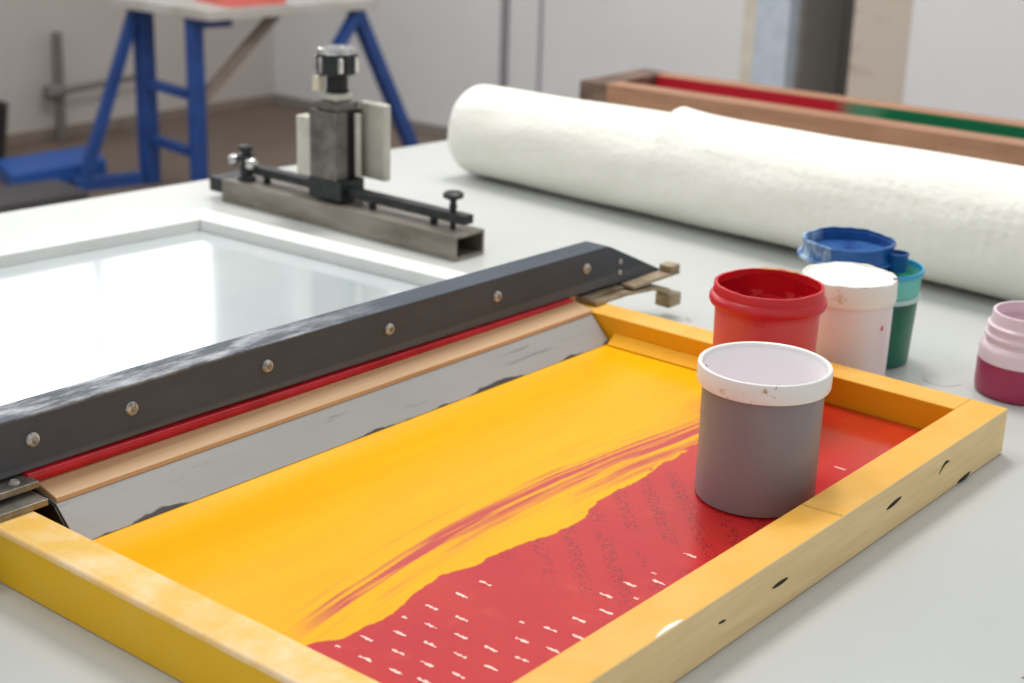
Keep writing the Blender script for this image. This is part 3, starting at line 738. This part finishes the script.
lg = BM(); bar(lg, (2.975, 3.90, -.165), (2.845, 3.90, -.315), .042); obj('leg_brace', lg, BLUE, tt, .003)
lg = BM(); bar(lg, (2.335, 4.10, -.47), (2.66, 4.02, -.152), .036); obj('diagonal_brace', lg, pm('brown_grey_steel', (146, 132, 120), .5), tt, .003)
bm = BM(); slab(bm, [(2.39, 3.985), (2.64, 3.945), (2.69, 4.20), (2.44, 4.24)], -.1115, -.075)
tag(obj('paper_stack', bm, pm('salmon_paper', (248, 128, 118), .6), None, .003, origin=(2.53, 4.09, -.1115)), 'salmon pink stack on the table with blue trestles', 'paper stack')
bm = BM(); slab(bm, [(1.86, 4.66), (2.30, 4.66), (2.42, 4.93), (1.98, 4.95)], FZ+.005, FZ+.075)
tag(obj('floor_platform', bm, pm('blue_board', (44, 96, 178), .5), None, .006, origin=(2.14, 4.8, FZ)), 'low blue platform on the floor left of the blue trestle', 'platform')
bm = BM(); slab(bm, [(1.42, 4.28), (1.90, 4.22), (1.93, 4.47), (1.47, 4.56)], FZ+.001, FZ+.085)
tag(obj('floor_crate', bm, pm('dark_grey_crate', (84, 80, 82), .6, 0, (64, 62, 66), 5), None, .01, origin=(1.76, 4.38, FZ)), 'dark grey crate on the floor in front of the blue platform', 'crate')
bm = BM(); lathe(bm, [(0, FZ), (.10, FZ), (.13, FZ+.23), (.135, FZ+.25), (.125, FZ+.25), (.095, FZ+.02), (0, FZ+.02)], (2.06, 5.20, 0), 32)
tag(obj('waste_bin', bm, pm('black_bin_plastic', (48, 46, 46), .5), None, origin=(2.06, 5.20, FZ)), 'black bin by the far wall at the left edge', 'bin')
ps = thing('pipe_stand', 'grey upright pipe with a crossbar against the far left wall', 'pipe', (2.59, 5.38, FZ))
M['pipe'] = pm('grey_pipe', (128, 120, 116), .5)
bm = BM(); tube(bm, [(2.59, 5.38, FZ), (2.60, 5.38, -.37)], .022); obj('upright', bm, M['pipe'], ps)
bm = BM(); tube(bm, [(2.50, 5.345, -.628), (3.06, 5.345, -.600)], .015); obj('crossbar', bm, M['pipe'], ps)
bm = BM(); tube(bm, [(2.52, 5.365, -.628), (2.60, 5.365, -.622)], .035); obj('valve', bm, M['pipe'], ps)

# ------------------------------------------------------------------ light
w = bpy.data.worlds.new('World'); bpy.context.scene.world = w; w.use_nodes = True
bg = w.node_tree.nodes['Background']; bg.inputs[0].default_value = lin((238, 242, 246)); bg.inputs[1].default_value = .70
def area(name, loc, rot, sx, sy, power, c=(255, 252, 246)):
    l = bpy.data.lights.new(name, 'AREA'); l.shape = 'RECTANGLE'; l.size = sx; l.size_y = sy; l.energy = power; l.color = lin(c)[:3]
    o = bpy.data.objects.new(name, l); C.objects.link(o); o.location = loc; o.rotation_euler = rot; return o
area('ceiling_lamp', (1.0, 1.2, 2.6), (0, 0, 0), .9, .5, 50)
area('ceiling_lamp', (-.6, 1.6, 2.7), (0, 0, 0), 1.4, .35, 20)
area('ceiling_lamp', (1.2, .2, 2.7), (0, 0, 0), 1.4, .35, 12)

# ------------------------------------------------------------------ camera
cam = bpy.data.cameras.new('camera'); co = bpy.data.objects.new('camera', cam); C.objects.link(co)
fw = Vector((.73560525, .59546276, -.32296908)); rt = Vector((.63637285, -.77086725, .02816513)); up = Vector((.232195, .22624717, .94599033))
m = Matrix((rt, up, -fw)).transposed().to_4x4(); m.translation = Vector((-1.47581656, -.54121055, .61326499))
co.matrix_world = m
cam.sensor_width = 36; cam.lens = 36*1559.2/1024; cam.clip_start = .05; cam.clip_end = 60
cam.dof.use_dof = True; cam.dof.focus_distance = 1.36; cam.dof.aperture_fstop = (cam.lens/1000)/.0088
sc = bpy.context.scene; sc.camera = co
sc.view_settings.view_transform = 'Standard'; sc.view_settings.look = 'None'; sc.view_settings.exposure = 0.0; sc.view_settings.gamma = 1; sc.view_settings.use_curve_mapping = False
for o in bpy.data.objects:
    if '_o' in o: del o['_o']
